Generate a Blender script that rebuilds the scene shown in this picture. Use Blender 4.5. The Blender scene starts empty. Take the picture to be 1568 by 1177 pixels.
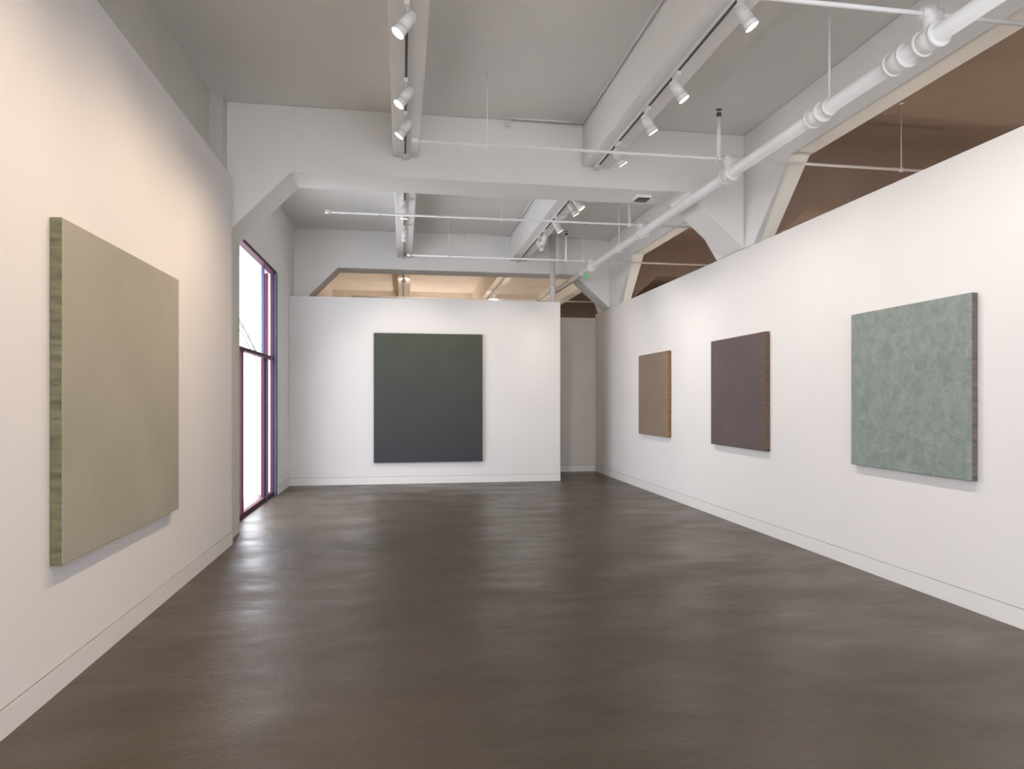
import bpy, bmesh, math, random
from mathutils import Vector, Matrix
random.seed(3)
scene=bpy.context.scene
try:
    scene.view_settings.view_transform='Standard'
    scene.view_settings.look='None'
    scene.view_settings.exposure=0.10
except Exception: pass

def srgb(r,g,b):
    f=lambda c:(c/255/12.92) if c/255<=0.04045 else ((c/255+0.055)/1.055)**2.4
    return (f(r),f(g),f(b),1)

# ---------------- materials
def base_mat(name,col,rough=0.6,var=0.04,scale=3.0,bump=0.0,bscale=60,metal=0,stretch=(1,1,1),spec=None,col2=None,detail=5,distort=0.0):
    m=bpy.data.materials.new(name); m.use_nodes=True
    nt=m.node_tree; b=nt.nodes['Principled BSDF']
    tc=nt.nodes.new('ShaderNodeTexCoord'); mp=nt.nodes.new('ShaderNodeMapping')
    mp.inputs['Scale'].default_value=stretch
    nt.links.new(tc.outputs['Object'],mp.inputs['Vector'])
    n=nt.nodes.new('ShaderNodeTexNoise'); n.inputs['Scale'].default_value=scale; n.inputs['Detail'].default_value=detail
    n.inputs['Distortion'].default_value=distort
    nt.links.new(mp.outputs[0],n.inputs['Vector'])
    r=nt.nodes.new('ShaderNodeValToRGB')
    r.color_ramp.elements[0].position=0.3; r.color_ramp.elements[1].position=0.7
    c1=tuple(max(0,c*(1-var)) for c in col[:3])+(1,)
    c2=col2 if col2 else tuple(min(1,c*(1+var)) for c in col[:3])+(1,)
    r.color_ramp.elements[0].color=c1; r.color_ramp.elements[1].color=c2
    nt.links.new(n.outputs['Fac'],r.inputs['Fac']); nt.links.new(r.outputs[0],b.inputs['Base Color'])
    b.inputs['Roughness'].default_value=rough; b.inputs['Metallic'].default_value=metal
    if spec is not None: b.inputs['Specular IOR Level'].default_value=spec
    if bump>0:
        n2=nt.nodes.new('ShaderNodeTexNoise'); n2.inputs['Scale'].default_value=bscale; n2.inputs['Detail'].default_value=4
        nt.links.new(mp.outputs[0],n2.inputs['Vector'])
        bp=nt.nodes.new('ShaderNodeBump'); bp.inputs['Strength'].default_value=bump; bp.inputs['Distance'].default_value=0.01
        nt.links.new(n2.outputs['Fac'],bp.inputs['Height']); nt.links.new(bp.outputs[0],b.inputs['Normal'])
    return m

M_wall=base_mat('gallery_white_paint',(0.79,0.765,0.75,1),0.75,0.01,1.5,0.05,80,spec=0.2)
M_upper=base_mat('upper_wall_paint',(0.64,0.62,0.58,1),0.8,0.03,1.2,0.08,25,spec=0.2)  # upper wall and left column, darker than the partition
M_ceil=base_mat('ceiling_paint',(0.81,0.795,0.765,1),0.85,0.03,0.9,0.12,18,spec=0.2)
M_beam=base_mat('beam_paint',(0.84,0.825,0.80,1),0.8,0.02,1.5,0.15,20,spec=0.2)
M_recess=base_mat('recess_shaded_paint',(0.68,0.63,0.58,1),0.8,0.01,1.5,spec=0.2)  # wall white darkened to beige, recess shade put into the colour
M_base=base_mat('baseboard_paint',(0.79,0.77,0.755,1),0.5,0.01,2)
M_gap_shade=base_mat('baseboard_reveal_shadow',(0.35,0.34,0.33,1),0.8,0.01,2)  # grey for a strip painted as the shadow line above baseboards
M_pipe=base_mat('pipe_white_enamel',(0.86,0.85,0.84,1),0.4,0.02,4)
M_brown=base_mat('side_room_brown',(0.36,0.28,0.235,1),0.85,0.08,1.0,spec=0.1)
M_tan=base_mat('rear_room_tan',(0.84,0.76,0.69,1),0.85,0.04,1.0,spec=0.1)  # rear room's warm lighting put into the tan colour
M_track=base_mat('track_white_metal',(0.78,0.77,0.76,1),0.4,0.01,4)
M_dark=base_mat('dark_metal',(0.06,0.06,0.06,1),0.5,0.1,4)
M_maroon=base_mat('frame_maroon_paint',srgb(86,42,58),0.6,0.05,4,spec=0.25)
M_blue=base_mat('frame_blue_paint',srgb(86,92,128),0.6,0.05,4,spec=0.25)
M_pave=base_mat('pavement_concrete',(0.75,0.75,0.75,1),0.9,0.08,2)
M_rail=base_mat('exterior_rail_grey',(0.16,0.16,0.165,1),0.7,0.08,2)
M_green=base_mat('green_tag',(0.2,0.5,0.25,1),0.5)

def emis(name,col,s):
    m=bpy.data.materials.new(name); m.use_nodes=True; nt=m.node_tree
    b=nt.nodes['Principled BSDF']; b.inputs['Base Color'].default_value=(0.8,0.8,0.8,1)
    b.inputs['Emission Color'].default_value=col; b.inputs['Emission Strength'].default_value=s
    return m
M_lens=emis('lamp_lens_glow',(1,0.82,0.54,1),10)

def glass():
    m=bpy.data.materials.new('window_glass'); m.use_nodes=True; nt=m.node_tree
    nt.nodes.clear(); o=nt.nodes.new('ShaderNodeOutputMaterial'); mx=nt.nodes.new('ShaderNodeMixShader')
    t=nt.nodes.new('ShaderNodeBsdfTransparent'); g=nt.nodes.new('ShaderNodeBsdfGlossy'); g.inputs['Roughness'].default_value=0.02
    mx.inputs[0].default_value=0.06
    nt.links.new(t.outputs[0],mx.inputs[1]); nt.links.new(g.outputs[0],mx.inputs[2]); nt.links.new(mx.outputs[0],o.inputs[0])
    return m
M_glass=glass()

def floor_mat():
    m=bpy.data.materials.new('polished_dark_concrete'); m.use_nodes=True; nt=m.node_tree; b=nt.nodes['Principled BSDF']
    tc=nt.nodes.new('ShaderNodeTexCoord')
    def noise(scale,st,det=6,dist=0.0,rough=0.55):
        mp=nt.nodes.new('ShaderNodeMapping'); mp.inputs['Scale'].default_value=st
        nt.links.new(tc.outputs['Object'],mp.inputs['Vector'])
        n=nt.nodes.new('ShaderNodeTexNoise'); n.inputs['Scale'].default_value=scale; n.inputs['Detail'].default_value=det
        n.inputs['Distortion'].default_value=dist; n.inputs['Roughness'].default_value=rough
        nt.links.new(mp.outputs[0],n.inputs['Vector']); return n
    n1=noise(1.0,(1,1.15,1),8,0.3,0.62)
    r=nt.nodes.new('ShaderNodeValToRGB'); e=r.color_ramp.elements
    e[0].position=0.28; e[0].color=(0.070,0.051,0.034,1); e[1].position=0.74; e[1].color=(0.108,0.080,0.054,1)
    nt.links.new(n1.outputs['Fac'],r.inputs['Fac'])
    n4=noise(55,(1,1,1),4)
    mx=nt.nodes.new('ShaderNodeMix'); mx.data_type='RGBA'; mx.blend_type='MULTIPLY'; mx.inputs['Factor'].default_value=0.4
    r4=nt.nodes.new('ShaderNodeValToRGB'); r4.color_ramp.elements[0].position=0.3; r4.color_ramp.elements[0].color=(0.55,0.55,0.55,1); r4.color_ramp.elements[1].position=0.7
    nt.links.new(n4.outputs['Fac'],r4.inputs['Fac'])
    nt.links.new(r.outputs[0],mx.inputs['A']); nt.links.new(r4.outputs[0],mx.inputs['B'])
    nt.links.new(mx.outputs['Result'],b.inputs['Base Color'])
    n2=noise(1.4,(0.85,1.6,1),6,0.3,0.6)
    mr=nt.nodes.new('ShaderNodeMapRange'); mr.inputs['From Min'].default_value=0.32; mr.inputs['From Max'].default_value=0.68
    mr.inputs['To Min'].default_value=0.28; mr.inputs['To Max'].default_value=0.48
    nt.links.new(n2.outputs['Fac'],mr.inputs['Value']); nt.links.new(mr.outputs[0],b.inputs['Roughness'])
    n3=noise(2.6,(0.9,1.4,1),3,0.0,0.5); n5=noise(50,(1,1,1),3)
    bp=nt.nodes.new('ShaderNodeBump'); bp.inputs['Strength'].default_value=0.4; bp.inputs['Distance'].default_value=0.025
    nt.links.new(n3.outputs['Fac'],bp.inputs['Height'])
    bp2=nt.nodes.new('ShaderNodeBump'); bp2.inputs['Strength'].default_value=0.35; bp2.inputs['Distance'].default_value=0.005
    nt.links.new(n5.outputs['Fac'],bp2.inputs['Height']); nt.links.new(bp.outputs[0],bp2.inputs['Normal'])
    nt.links.new(bp2.outputs[0],b.inputs['Normal'])
    b.inputs['Specular IOR Level'].default_value=0.5
    return m
M_floor=floor_mat()

# ---------------- geometry helpers
def add_box(bm,x0,x1,y0,y1,z0,z1,mi=0):
    vs=[bm.verts.new(p) for p in [(x0,y0,z0),(x1,y0,z0),(x1,y1,z0),(x0,y1,z0),(x0,y0,z1),(x1,y0,z1),(x1,y1,z1),(x0,y1,z1)]]
    for q in [(0,3,2,1),(4,5,6,7),(0,1,5,4),(1,2,6,5),(2,3,7,6),(3,0,4,7)]:
        f=bm.faces.new([vs[i] for i in q]); f.material_index=mi
def add_cyl(bm,p0,p1,r,mi=0,seg=16,r2=None):
    p0=Vector(p0);p1=Vector(p1); d=p1-p0
    if r2 is None:r2=r
    q=d.to_track_quat('Z','Y').to_matrix()
    a=[];c=[]
    for i in range(seg):
        t=2*math.pi*i/seg; v=Vector((math.cos(t),math.sin(t),0))
        a.append(bm.verts.new(p0+q@(v*r))); c.append(bm.verts.new(p1+q@(v*r2)))
    for i in range(seg):
        j=(i+1)%seg; f=bm.faces.new([a[i],a[j],c[j],c[i]]); f.smooth=True; f.material_index=mi
    f=bm.faces.new(a[::-1]); f.material_index=mi
    f=bm.faces.new(c); f.material_index=mi
def add_prism(bm,poly,axis,a0,a1,mi=0):
    def P(u,v,w): return (u,w,v) if axis=='Y' else (w,u,v)
    A=[bm.verts.new(P(u,v,a0)) for u,v in poly]; B=[bm.verts.new(P(u,v,a1)) for u,v in poly]
    n=len(poly); fs=[bm.faces.new(A),bm.faces.new(B[::-1])]
    for i in range(n):
        j=(i+1)%n; fs.append(bm.faces.new([A[i],B[i],B[j],A[j]]))
    for f in fs:f.material_index=mi
def finish(bm,name,mats,bevel=0,parent=None):
    bmesh.ops.recalc_face_normals(bm,faces=bm.faces)
    me=bpy.data.meshes.new(name); bm.to_mesh(me); bm.free()
    o=bpy.data.objects.new(name,me); scene.collection.objects.link(o)
    for m in (mats if isinstance(mats,(list,tuple)) else [mats]): me.materials.append(m)
    if bevel:
        b=o.modifiers.new('bevel','BEVEL'); b.width=bevel; b.segments=2; b.limit_method='ANGLE'
    if parent: o.parent=parent
    return o
def box(name,x0,x1,y0,y1,z0,z1,mat,bevel=0):
    bm=bmesh.new(); add_box(bm,x0,x1,y0,y1,z0,z1); return finish(bm,name,mat,bevel)

ZC=4.64; XL=-1.95; YB=-5.0; YE=20.0; XR=9.0
# ---------------- shell
box('floor',-2.3,XR+0.2,YB-0.2,YE+0.2,-0.15,0,M_floor)
box('ceiling',-2.3,4.24,YB-0.2,13.1,ZC,ZC+0.2,M_ceil)
bm=bmesh.new(); add_box(bm,-2.3,4.24,13.1,YE+0.2,ZC,ZC+0.2,0); add_box(bm,4.24,XR+.2,YB-.2,YE+.2,ZC,ZC+.2,1)
finish(bm,'ceiling_adjoining_rooms',[M_tan,M_brown])

WY0,WY1,WZ=8.15,11.27,3.52
bm=bmesh.new()
add_box(bm,-2.25,XL,YB,-4.6,0,ZC,0)
add_box(bm,-2.25,XL,-4.6,0.2,0,0.3,0); add_box(bm,-2.25,XL,-4.6,0.2,3.52,ZC,0)
add_box(bm,-2.25,XL,0.2,7.8,0,ZC,0)
add_box(bm,-2.25,XL,7.8,WY0,0,ZC,2)
add_box(bm,-2.25,XL,WY0,WY1,WZ,ZC,2)
add_box(bm,-2.25,XL,WY1,13.1,0,ZC,2)
add_box(bm,-2.25,XL,13.1,YE,0,ZC,1)
finish(bm,'wall_left',[M_upper,M_tan,M_beam])
box('wall_left_partition',XL,-1.75,1.0,7.47,0,3.82,M_wall,0.006)
def baseboard(name,x0,x1,y0,y1,ax,s):
    bm=bmesh.new(); add_box(bm,x0,x1,y0,y1,0,0.128,0)
    if ax=='X': 
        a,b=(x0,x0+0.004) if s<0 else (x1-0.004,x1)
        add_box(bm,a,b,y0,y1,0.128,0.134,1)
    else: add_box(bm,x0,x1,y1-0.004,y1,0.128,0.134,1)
    return finish(bm,name,[M_base,M_gap_shade])
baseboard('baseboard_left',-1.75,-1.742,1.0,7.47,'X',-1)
bm=bmesh.new(); add_box(bm,XL,-1.82,7.38,8.12,3.82,ZC); add_box(bm,XL,-1.82,7.475,8.12,0,3.82)
finish(bm,'column_left',M_upper)
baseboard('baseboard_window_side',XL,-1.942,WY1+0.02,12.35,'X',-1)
bm=bmesh.new(); add_box(bm,-2.25,4.24,YE,YE+.2,0,ZC,0); add_box(bm,4.24,XR,YE,YE+.2,0,ZC,1); finish(bm,'wall_far_end',[M_tan,M_brown])
bm=bmesh.new()
add_box(bm,-2.25,-1.7,YB-.2,YB,0,ZC); add_box(bm,3.8,XR,YB-.2,YB,0,ZC)
add_box(bm,-1.7,3.8,YB-.2,YB,4.2,ZC); add_box(bm,-1.7,3.8,YB-.2,YB,0,0.3)
finish(bm,'wall_back',M_wall)
box('wall_side_room',XR,XR+.2,YB,YE,0,ZC,M_brown)
box('wall_right',4.01,4.10,YB,13.9,0,3.295,M_wall,0.006)
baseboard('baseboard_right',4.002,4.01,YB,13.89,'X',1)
box('wall_far_partition',XL,2.895,12.36,12.52,0,3.315,M_wall,0.006)
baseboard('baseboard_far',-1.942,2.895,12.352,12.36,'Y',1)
box('wall_recess',0.5,4.10,13.9,14.02,0,3.22,M_recess)
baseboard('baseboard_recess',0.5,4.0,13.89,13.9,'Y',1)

# ---------------- beams
def cross(name,y0,y1,mats=M_beam):
    bm=bmesh.new()
    add_prism(bm,[(XL,ZC),(XL,3.13),(-1.17,3.93),(3.3,3.93),(4.01,3.30),(4.01,ZC)],'Y',y0,y1)
    return finish(bm,name,mats,0.012)
cross('ceiling_beam',7.56,8.12)
cross('ceiling_beam',12.9,13.4)
cross('ceiling_beam',2.0,2.5)
def longi(name,x0,x1):
    bm=bmesh.new()
    for a,b in [(YB,2.0),(2.5,7.56),(8.12,12.9),(13.4,YE)]:
        add_box(bm,x0,x1,a,b,4.15,ZC,0 if a<13 else 1)
    return finish(bm,name,[M_beam,M_tan],0.012)
longi('ceiling_joist_beam',-0.1,0.18)
longi('ceiling_joist_beam',2.03,2.35)
poly=[(YB,ZC),(YB,4.07),(0.95,4.07),(1.75,3.3),(2.7,3.3),(3.47,4.07),(6.60,4.07),(7.37,3.3),(8.30,3.3),(9.07,4.07),(11.6,4.07),(12.37,3.3),(13.75,3.3),(14.5,4.07),(YE,4.07),(YE,ZC)]
bm=bmesh.new(); add_prism(bm,poly,'X',4.01,4.24); finish(bm,'ceiling_girder',M_beam,0.012)
bm=bmesh.new()
for y0,y1 in [(1.9,2.6),(7.5,8.15),(12.6,13.5)]: add_box(bm,4.105,4.5,y0,y1,0,3.3)
finish(bm,'column_right',M_beam)
bm=bmesh.new()
for y0,y1 in [(2.0,2.5),(7.56,8.12),(12.9,13.4)]: add_prism(bm,[(4.24,ZC),(4.24,3.3),(5.0,3.95),(XR,3.95),(XR,ZC)],'Y',y0,y1)
finish(bm,'side_room_ceiling_beam',M_brown)

# ---------------- window
bm=bmesh.new()
fx0,fx1=-2.06,-2.0
def fr(y0,y1,z0,z1,mi=0,x0=fx0,x1=fx1): add_box(bm,x0,x1,y0,y1,z0,z1,mi)
fr(WY0,WY1,WZ-0.04,WZ,0,-2.06,-1.965)
fr(WY0,WY0+0.07,0,WZ-.04,0)
fr(11.17,WY1,0,WZ-.04,1,-2.17,-2.13)
fr(11.17,WY1,0,WZ-.04,0,-2.13,-2.07)
fr(11.15,WY1,0,WZ-.04,2,-2.07,-2.04)
fr(11.13,WY1,0,WZ-.04,0,-2.04,-1.99)
fr(11.15,WY1,0,WZ-.04,1,-1.99,-1.955)
fr(10.60,10.64,2.17,WZ-.04,1,-2.07,-2.03)
fr(10.58,10.63,0,2.12,0,-2.07,-2.02)
fr(10.63,10.67,0,2.12,1,-2.06,-1.99)
fr(9.06,9.12,0,2.12,0,-2.10,-2.0)
fr(9.12,9.15,0,2.12,1,-2.05,-2.0)
fr(WY0+.07,11.13,2.12,2.17,0,-2.06,-1.98)
fr(9.15,10.58,0,0.06,0)
fr(10.68,11.13,0,0.06,0)
fr(WY0+.07,9.06,0,0.06,0)
win=finish(bm,'window_1',[M_maroon,M_blue,M_beam],0.003)
bm=bmesh.new()
bm.faces.new([bm.verts.new(p) for p in [(-2.05,WY0+.07,0.03),(-2.05,11.15,0.03),(-2.05,11.15,WZ-.04),(-2.05,WY0+.07,WZ-.04)]])
finish(bm,'glass_pane',M_glass,parent=win)
bm=bmesh.new()
for x in (-1.7,0.1,1.95,3.72): add_box(bm,x,x+.08,YB-.15,YB-.07,0.3,4.2)
add_box(bm,-1.7,3.8,YB-.15,YB-.07,0.3,.38); add_box(bm,-1.7,3.8,YB-.15,YB-.07,4.12,4.2)
finish(bm,'added_fill_window_rear',M_maroon)  # unseen rear window, added to let in fill daylight
bm=bmesh.new()
for y in (-4.6,-3.0,-1.4,0.12): add_box(bm,-2.12,-2.04,y,y+.08,0.3,3.52)
add_box(bm,-2.12,-2.04,-4.6,.2,0.3,.38); add_box(bm,-2.12,-2.04,-4.6,.2,3.44,3.52)
finish(bm,'added_fill_window_left',M_maroon)  # added window behind the camera, there for extra daylight
def portal(loc,d,sx,sy):
    l=bpy.data.lights.new('daylight_portal','AREA'); l.shape='RECTANGLE'; l.size=sx; l.size_y=sy; l.cycles.is_portal=True
    o=bpy.data.objects.new('daylight_portal',l); scene.collection.objects.link(o); o.location=loc
    o.rotation_euler=Vector(d).to_track_quat('-Z','Y').to_euler()
portal((1.05,YB-.22,2.25),(0,1,0),5.5,3.9)
portal((-2.27,(WY0+WY1)/2,1.76),(1,0,0),3.3,3.6)
portal((-2.27,-2.2,1.91),(1,0,0),4.8,4.0)
# exterior
box('pavement',-14,-2.3,YB-8,YE+6,-0.2,-0.02,M_pave)
bm=bmesh.new()
pts=[Vector((-3.0,10.5+0.5*k,3.42-0.010*k*k-0.02*k)) for k in range(15)]
for off,r in ((0,0.03),(-0.16,0.015)):
    for a,b in zip(pts[:-1],pts[1:]): add_cyl(bm,a+Vector((0,0,off)),b+Vector((0,0,off)),r,0,10)
for p in (pts[0],pts[14]): add_cyl(bm,(p.x,p.y,-0.02),p,0.02,0,10)
finish(bm,'exterior_stair_handrail',M_rail)

# ---------------- paintings
def paint_mats(tag,c,c2,edge,edge2,scale=2,bump=0.2,bscale=30,grad=None,rough=0.6,ramp=(0.3,0.7),distort=0.0):
    m=base_mat('canvas_'+tag,c,rough,0.0,scale,bump,bscale,col2=c2,detail=8,spec=0.35,distort=distort)
    nt=m.node_tree
    r=[n for n in nt.nodes if n.type=='VALTORGB'][0]
    r.color_ramp.elements[0].position=ramp[0]; r.color_ramp.elements[1].position=ramp[1]
    if grad:
        tc=[n for n in nt.nodes if n.type=='TEX_COORD'][0]
        sx=nt.nodes.new('ShaderNodeSeparateXYZ'); nt.links.new(tc.outputs['Generated'],sx.inputs[0])
        mx=nt.nodes.new('ShaderNodeMix'); mx.data_type='RGBA'
        nt.links.new(sx.outputs['Z'],mx.inputs['Factor']); mx.inputs['A'].default_value=grad
        nt.links.new(r.outputs[0],mx.inputs['B']); nt.links.new(mx.outputs['Result'],nt.nodes['Principled BSDF'].inputs['Base Color'])
    e=base_mat('canvas_edge_'+tag,edge,0.7,0.0,9,0.3,40,stretch=(0.5,0.5,3),col2=edge2,detail=8)
    return [m,e]
def painting(x0,x1,y0,y1,z0,z1,front,mats,nm='painting'):
    c=Vector(((x0+x1)/2,(y0+y1)/2,(z0+z1)/2))
    bm=bmesh.new(); add_box(bm,x0-c.x,x1-c.x,y0-c.y,y1-c.y,z0-c.z,z1-c.z,1)
    bmesh.ops.recalc_face_normals(bm,faces=bm.faces)
    for f in bm.faces:
        if f.normal.dot(Vector(front))>0.9: f.material_index=0
    o=finish(bm,nm,mats,0.006); o.location=c; return o
painting(-1.749,-1.69,3.75,5.57,0.665,2.42,(1,0,0),paint_mats('sage_beige',srgb(163,159,143),srgb(171,167,151),srgb(84,82,56),srgb(134,130,100),1.8,0.35,22))
painting(-0.50,1.436,12.30,12.359,0.385,2.685,(0,-1,0),paint_mats('dark_green',srgb(65,71,60),srgb(75,79,68),srgb(48,50,44),srgb(70,70,60),2.2,0.3,16,grad=srgb(61,61,66)))
painting(3.955,4.009,9.79,11.09,0.93,2.245,(-1,0,0),paint_mats('umber',srgb(131,115,98),srgb(139,122,104),srgb(110,78,34),srgb(165,125,70),3))
painting(3.955,4.009,6.99,8.34,0.93,2.257,(-1,0,0),paint_mats('aubergine',srgb(92,79,79),srgb(99,86,85),srgb(64,50,44),srgb(130,100,74),3))
painting(3.958,4.009,4.23,5.54,0.926,2.258,(-1,0,0),paint_mats('verdigris',srgb(125,137,131),srgb(146,154,148),srgb(66,68,78),srgb(125,112,104),13,0.9,22,ramp=(0.34,0.68),distort=0.5))

# ---------------- pipes
bm=bmesh.new()
pa=Vector((3.32,1.0,3.77)); pb=Vector((3.17,15.5,3.79))
add_cyl(bm,pa,pb,0.055,0,24)
def on(y): return pa.lerp(pb,(y-pa.y)/(pb.y-pa.y))
for y in (3.83,4.1,5.0,6.46,8.9,11.3):
    p=on(y); d=(pb-pa).normalized(); add_cyl(bm,p-d*0.06,p+d*0.06,0.072,0,24)
    add_cyl(bm,p-d*0.075,p-d*0.055,0.082,0,24); add_cyl(bm,p+d*0.055,p+d*0.075,0.082,0,24)
for y in (1.9,4.85,9.9,11.9):
    p=on(y); add_cyl(bm,p,(p.x,p.y,ZC-.002),0.008,0,8); add_cyl(bm,p+Vector((0,-.015,0)),p+Vector((0,.015,0)),0.066,0,20); add_cyl(bm,(p.x,p.y,ZC-.02),(p.x,p.y,ZC-.002),0.035,0,12)
finish(bm,'sprinkler_main_pipe',M_pipe)
def branch(y,x0,x1,z,hang=(),heads=()):
    bm=bmesh.new(); p=on(y)
    add_cyl(bm,(x0,y,z),(x1,y,z),0.015,0,12)
    add_cyl(bm,(p.x,y,p.z+.05),(p.x,y,z+.035),0.045,0,16); add_cyl(bm,(p.x-.07,y,z),(p.x+.07,y,z),0.036,0,16)
    for x in hang:
        add_cyl(bm,(x,y,z),(x,y,ZC-.002),0.005,0,8); add_cyl(bm,(x,y,ZC-.015),(x,y,ZC-.002),0.022,0,10); add_cyl(bm,(x-.01,y,z),(x+.01,y,z),0.026,0,12)
    for x in heads:
        add_cyl(bm,(x,y,z),(x,y,z+0.42),0.02,0,10); add_cyl(bm,(x,y,z+.42),(x,y,z+.46),0.024,1,10)
        add_cyl(bm,(x,y,z+.49),(x,y,z+.495),0.03,1,12)
        add_cyl(bm,(x-.012,y,z+.46),(x-.012,y,z+.49),0.003,0,6);add_cyl(bm,(x+.012,y,z+.46),(x+.012,y,z+.49),0.003,0,6)
        add_cyl(bm,(x-.03,y,z),(x+.03,y,z),0.026,0,12)
    add_cyl(bm,(x0-.015,y,z),(x0+.05,y,z),0.026,0,12)
    finish(bm,'sprinkler_branch_pipe',[M_pipe,M_dark])
branch(3.83,0.1,6.5,3.93,(1.2,),())
branch(6.46,0.10,6.8,3.93,(0.8,5.2),(3.15,))
branch(8.9,-0.95,6.5,3.88,(-0.3,1.3,),(3.05,))
branch(11.3,0.09,6.5,3.87,(0.75,2.6),(2.75,))
branch(16.2,-1.2,6.5,3.9,(0.75,),())
bm=bmesh.new()
add_cyl(bm,(1.16,7.42,4.60),(1.98,7.42,4.60),0.012,0,10); add_cyl(bm,(1.99,7.42,4.60),(1.99,2.5,4.60),0.012,0,10)
add_cyl(bm,(1.16,7.42,4.60),(1.16,7.42,4.52),0.012,0,10); add_cyl(bm,(1.16,7.42,4.51),(1.16,7.42,4.53),0.022,0,10)
finish(bm,'ceiling_conduit',M_track)
bm=bmesh.new()
add_cyl(bm,(1.16,12.75,4.60),(1.98,12.75,4.60),0.012,0,10); add_cyl(bm,(1.99,12.75,4.60),(1.99,8.2,4.60),0.012,0,10)
add_cyl(bm,(1.16,12.75,4.60),(1.16,12.75,4.50),0.012,0,10)
finish(bm,'ceiling_conduit',M_track)
bm=bmesh.new(); add_cyl(bm,(2.83,12.72,0),(2.83,12.72,ZC),0.05,0,20)
for z in (0.02,3.6): add_cyl(bm,(2.83,12.72,z),(2.83,12.72,z+.05),0.065,0,20)
finish(bm,'standpipe',M_pipe)
bm=bmesh.new(); add_box(bm,2.74,2.92,7.72,7.90,3.895,3.93,0); add_box(bm,2.76,2.90,7.74,7.88,3.88,3.895,1)
finish(bm,'smoke_detector',[M_pipe,M_dark],0.004)
box('valve_tag',3.13,3.22,11.55,11.56,3.62,3.71,M_green)

# ---------------- tracks
def track(name,x,segs):
    bm=bmesh.new()
    for a,b in segs:
        add_box(bm,x-.018,x+.018,a,b,4.12,4.149,0); add_box(bm,x-.009,x+.009,a+.01,b-.01,4.115,4.1215,1)
        add_box(bm,x-.03,x+.03,b-.15,b,4.11,4.149,0)
    finish(bm,name,[M_track,M_dark])
track('lighting_track',0.03,[(2.6,7.5),(8.2,12.8),(13.5,18.5),(-4,1.9)])
track('lighting_track',2.17,[(2.6,7.5),(8.2,12.8),(13.5,18.5),(-4,1.9)])

def track_light(x,y,target,power,col=(1,0.80,0.58),angle=75,blend=0.9,r=0.049,L=0.15):
    piv=Vector((x,y,3.99)); t=Vector(target); d=(t-piv).normalized()
    e=bpy.data.objects.new('track_light',None); scene.collection.objects.link(e); e.location=piv; e.empty_display_size=0.1
    bm=bmesh.new()
    O=Vector((0,0,0))
    add_box(bm,-.017,.017,-.05,.05,.09,.124,0)
    add_cyl(bm,(0,0,.10),(0,0,0.0),0.008,0,10)
    back=O-d*0.05; fr_=back+d*L
    add_cyl(bm,back-d*.02,back,r*0.55,0,24,r*0.85)
    add_cyl(bm,back,back+d*L*0.7,r*0.85,0,24,r*0.88)
    add_cyl(bm,back+d*L*0.7,fr_,r*0.88,0,24,r)
    add_cyl(bm,fr_,fr_+d*.004,r*1.0,0,24)
    add_cyl(bm,fr_+d*.004,fr_+d*.007,r*0.86,1,24)
    s=d.cross(Vector((0,0,1))).normalized()
    for k in (-1,1):
        add_cyl(bm,s*k*r*.95,Vector((0,0,0.06))+s*k*r*.3,0.005,0,8)
    h=finish(bm,'lamp_head',[M_track,M_lens],parent=e)
    ld=bpy.data.lights.new('spot_bulb','SPOT'); ld.energy=power; ld.color=col; ld.spot_size=math.radians(angle); ld.spot_blend=blend; ld.shadow_soft_size=0.03
    lo=bpy.data.objects.new('spot_bulb',ld); scene.collection.objects.link(lo); lo.parent=e
    lo.location=fr_+d*0.03; lo.rotation_euler=d.to_track_quat('-Z','Y').to_euler()
warm=(1,0.76,0.54); mid=(1,0.87,0.73); neu=(1,0.92,0.85)
# right-hand track
track_light(2.17,4.11,(4.0,3.7,1.2),58,neu,105)
track_light(2.17,5.19,(4.0,4.9,1.4),54,neu,105)
track_light(2.17,5.85,(4.0,6.0,1.2),54,neu,100)
track_light(2.17,6.69,(4.0,7.0,1.3),60,neu,100)
track_light(2.17,8.35,(4.0,8.0,1.3),60,neu,85)
track_light(2.17,8.60,(4.0,9.2,1.3),58,neu,80)
track_light(2.17,9.5,(4.0,10.1,1.3),66,neu,90)
track_light(2.17,10.3,(1.6,12.3,1.7),72,mid,75)
track_light(2.17,10.7,(4.0,12.6,1.4),50,mid,85)
track_light(2.17,16.0,(2.0,19.9,2.5),60,mid,110)
track_light(2.17,2.9,(4.0,3.0,1.6),66,neu,100)  # out-of-view head, added for fill
track_light(2.17,0.8,(4.0,1.2,1.6),75,neu,110)  # unseen head added to lift the ambient light
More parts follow.
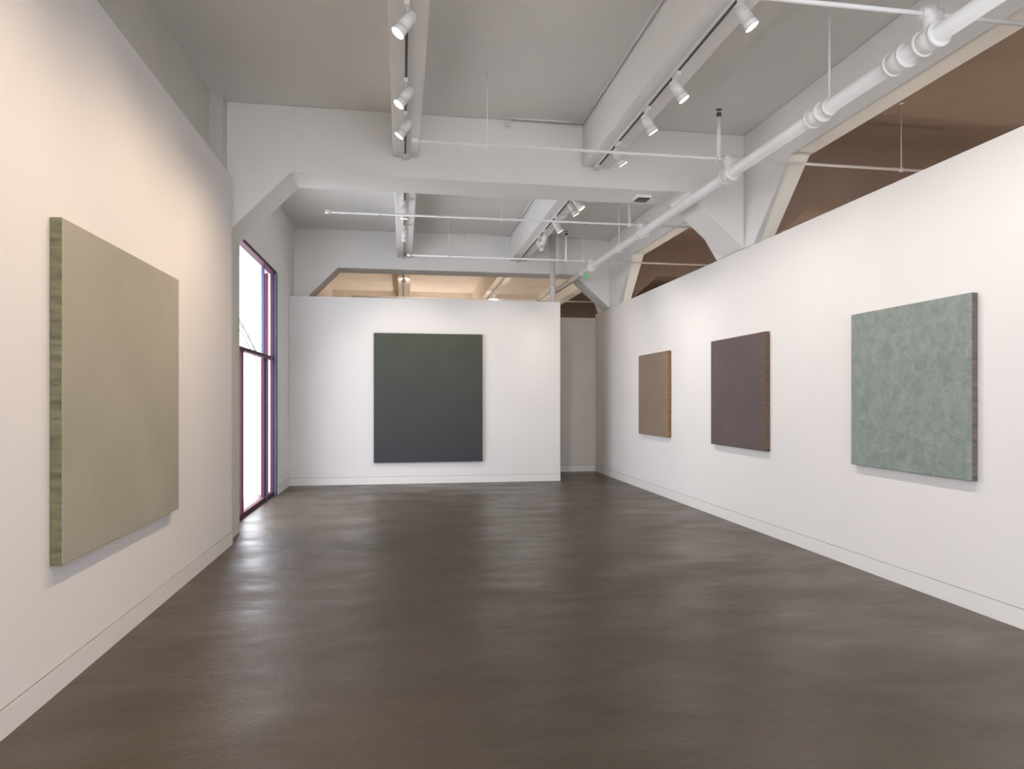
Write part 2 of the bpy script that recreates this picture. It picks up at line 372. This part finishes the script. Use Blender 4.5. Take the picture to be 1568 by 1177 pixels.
# left-hand track
track_light(0.03,4.55,(-1.75,4.3,1.5),78,warm,100)
track_light(0.03,5.65,(-1.75,5.3,1.5),78,warm,100)
track_light(0.03,6.30,(-1.75,6.5,1.5),72,warm,95)
track_light(0.03,9.1,(-0.2,9.9,0.6),60,mid,80)
track_light(0.03,10.4,(0.1,12.3,1.7),76,mid,80)
track_light(0.03,14.6,(0.3,19.9,2.5),60,mid,110)
track_light(0.03,3.1,(-1.75,2.8,1.7),80,warm,100)  # added head above the frame, fill only
track_light(0.03,1.0,(-1.75,1.4,1.7),80,warm,110)  # another unseen head added for ambient fill

def fill_uplight(x,y,z,nx,ny,power,col):  # hidden lamps added to brighten the side and rear rooms
    e=bpy.data.objects.new('added_fill_uplight',None); scene.collection.objects.link(e); e.location=(x,y,z)
    bm=bmesh.new(); add_cyl(bm,(0,0,-.12),(0,0,0),0.10,0,20,0.16); add_cyl(bm,(0,0,-.005),(0,0,0.003),0.14,1,20)
    add_cyl(bm,(0,0,-.08),(-nx*.2,-ny*.2,-.08),0.02,0,10)
    finish(bm,'added_uplight_body',[M_track,M_lens],parent=e)
    l=bpy.data.lights.new('added_uplight_fill','AREA'); l.shape='DISK'; l.size=0.25; l.energy=power; l.color=col
    o=bpy.data.objects.new('added_uplight_fill',l); scene.collection.objects.link(o); o.parent=e; o.location=(0,0,.02); o.rotation_euler=(math.pi,0,0)
for y in (4.5,10.2): fill_uplight(XR-.2,y,1.4,-1,0,50,mid)
for y in (5.0,10.5): fill_uplight(4.30,y,0.9,1,0,26,mid)
fill_uplight(0.8,YE-.2,1.5,0,-1,58,mid)
fill_uplight(2.4,14.22,1.2,0,1,48,mid)

# ---------------- world
w=bpy.data.worlds.new('overcast_sky'); scene.world=w; w.use_nodes=True
bg=w.node_tree.nodes['Background']; bg.inputs['Color'].default_value=(0.88,0.92,1.0,1); bg.inputs['Strength'].default_value=6.5

# ---------------- camera
cd=bpy.data.cameras.new('camera'); cam=bpy.data.objects.new('camera',cd); scene.collection.objects.link(cam)
cam.location=(0,0,1.5); cam.rotation_euler=(math.pi/2,0,-math.radians(9.13))
cd.sensor_width=36; cd.lens=23.99; cd.shift_y=0.015; cd.clip_start=0.05
scene.camera=cam
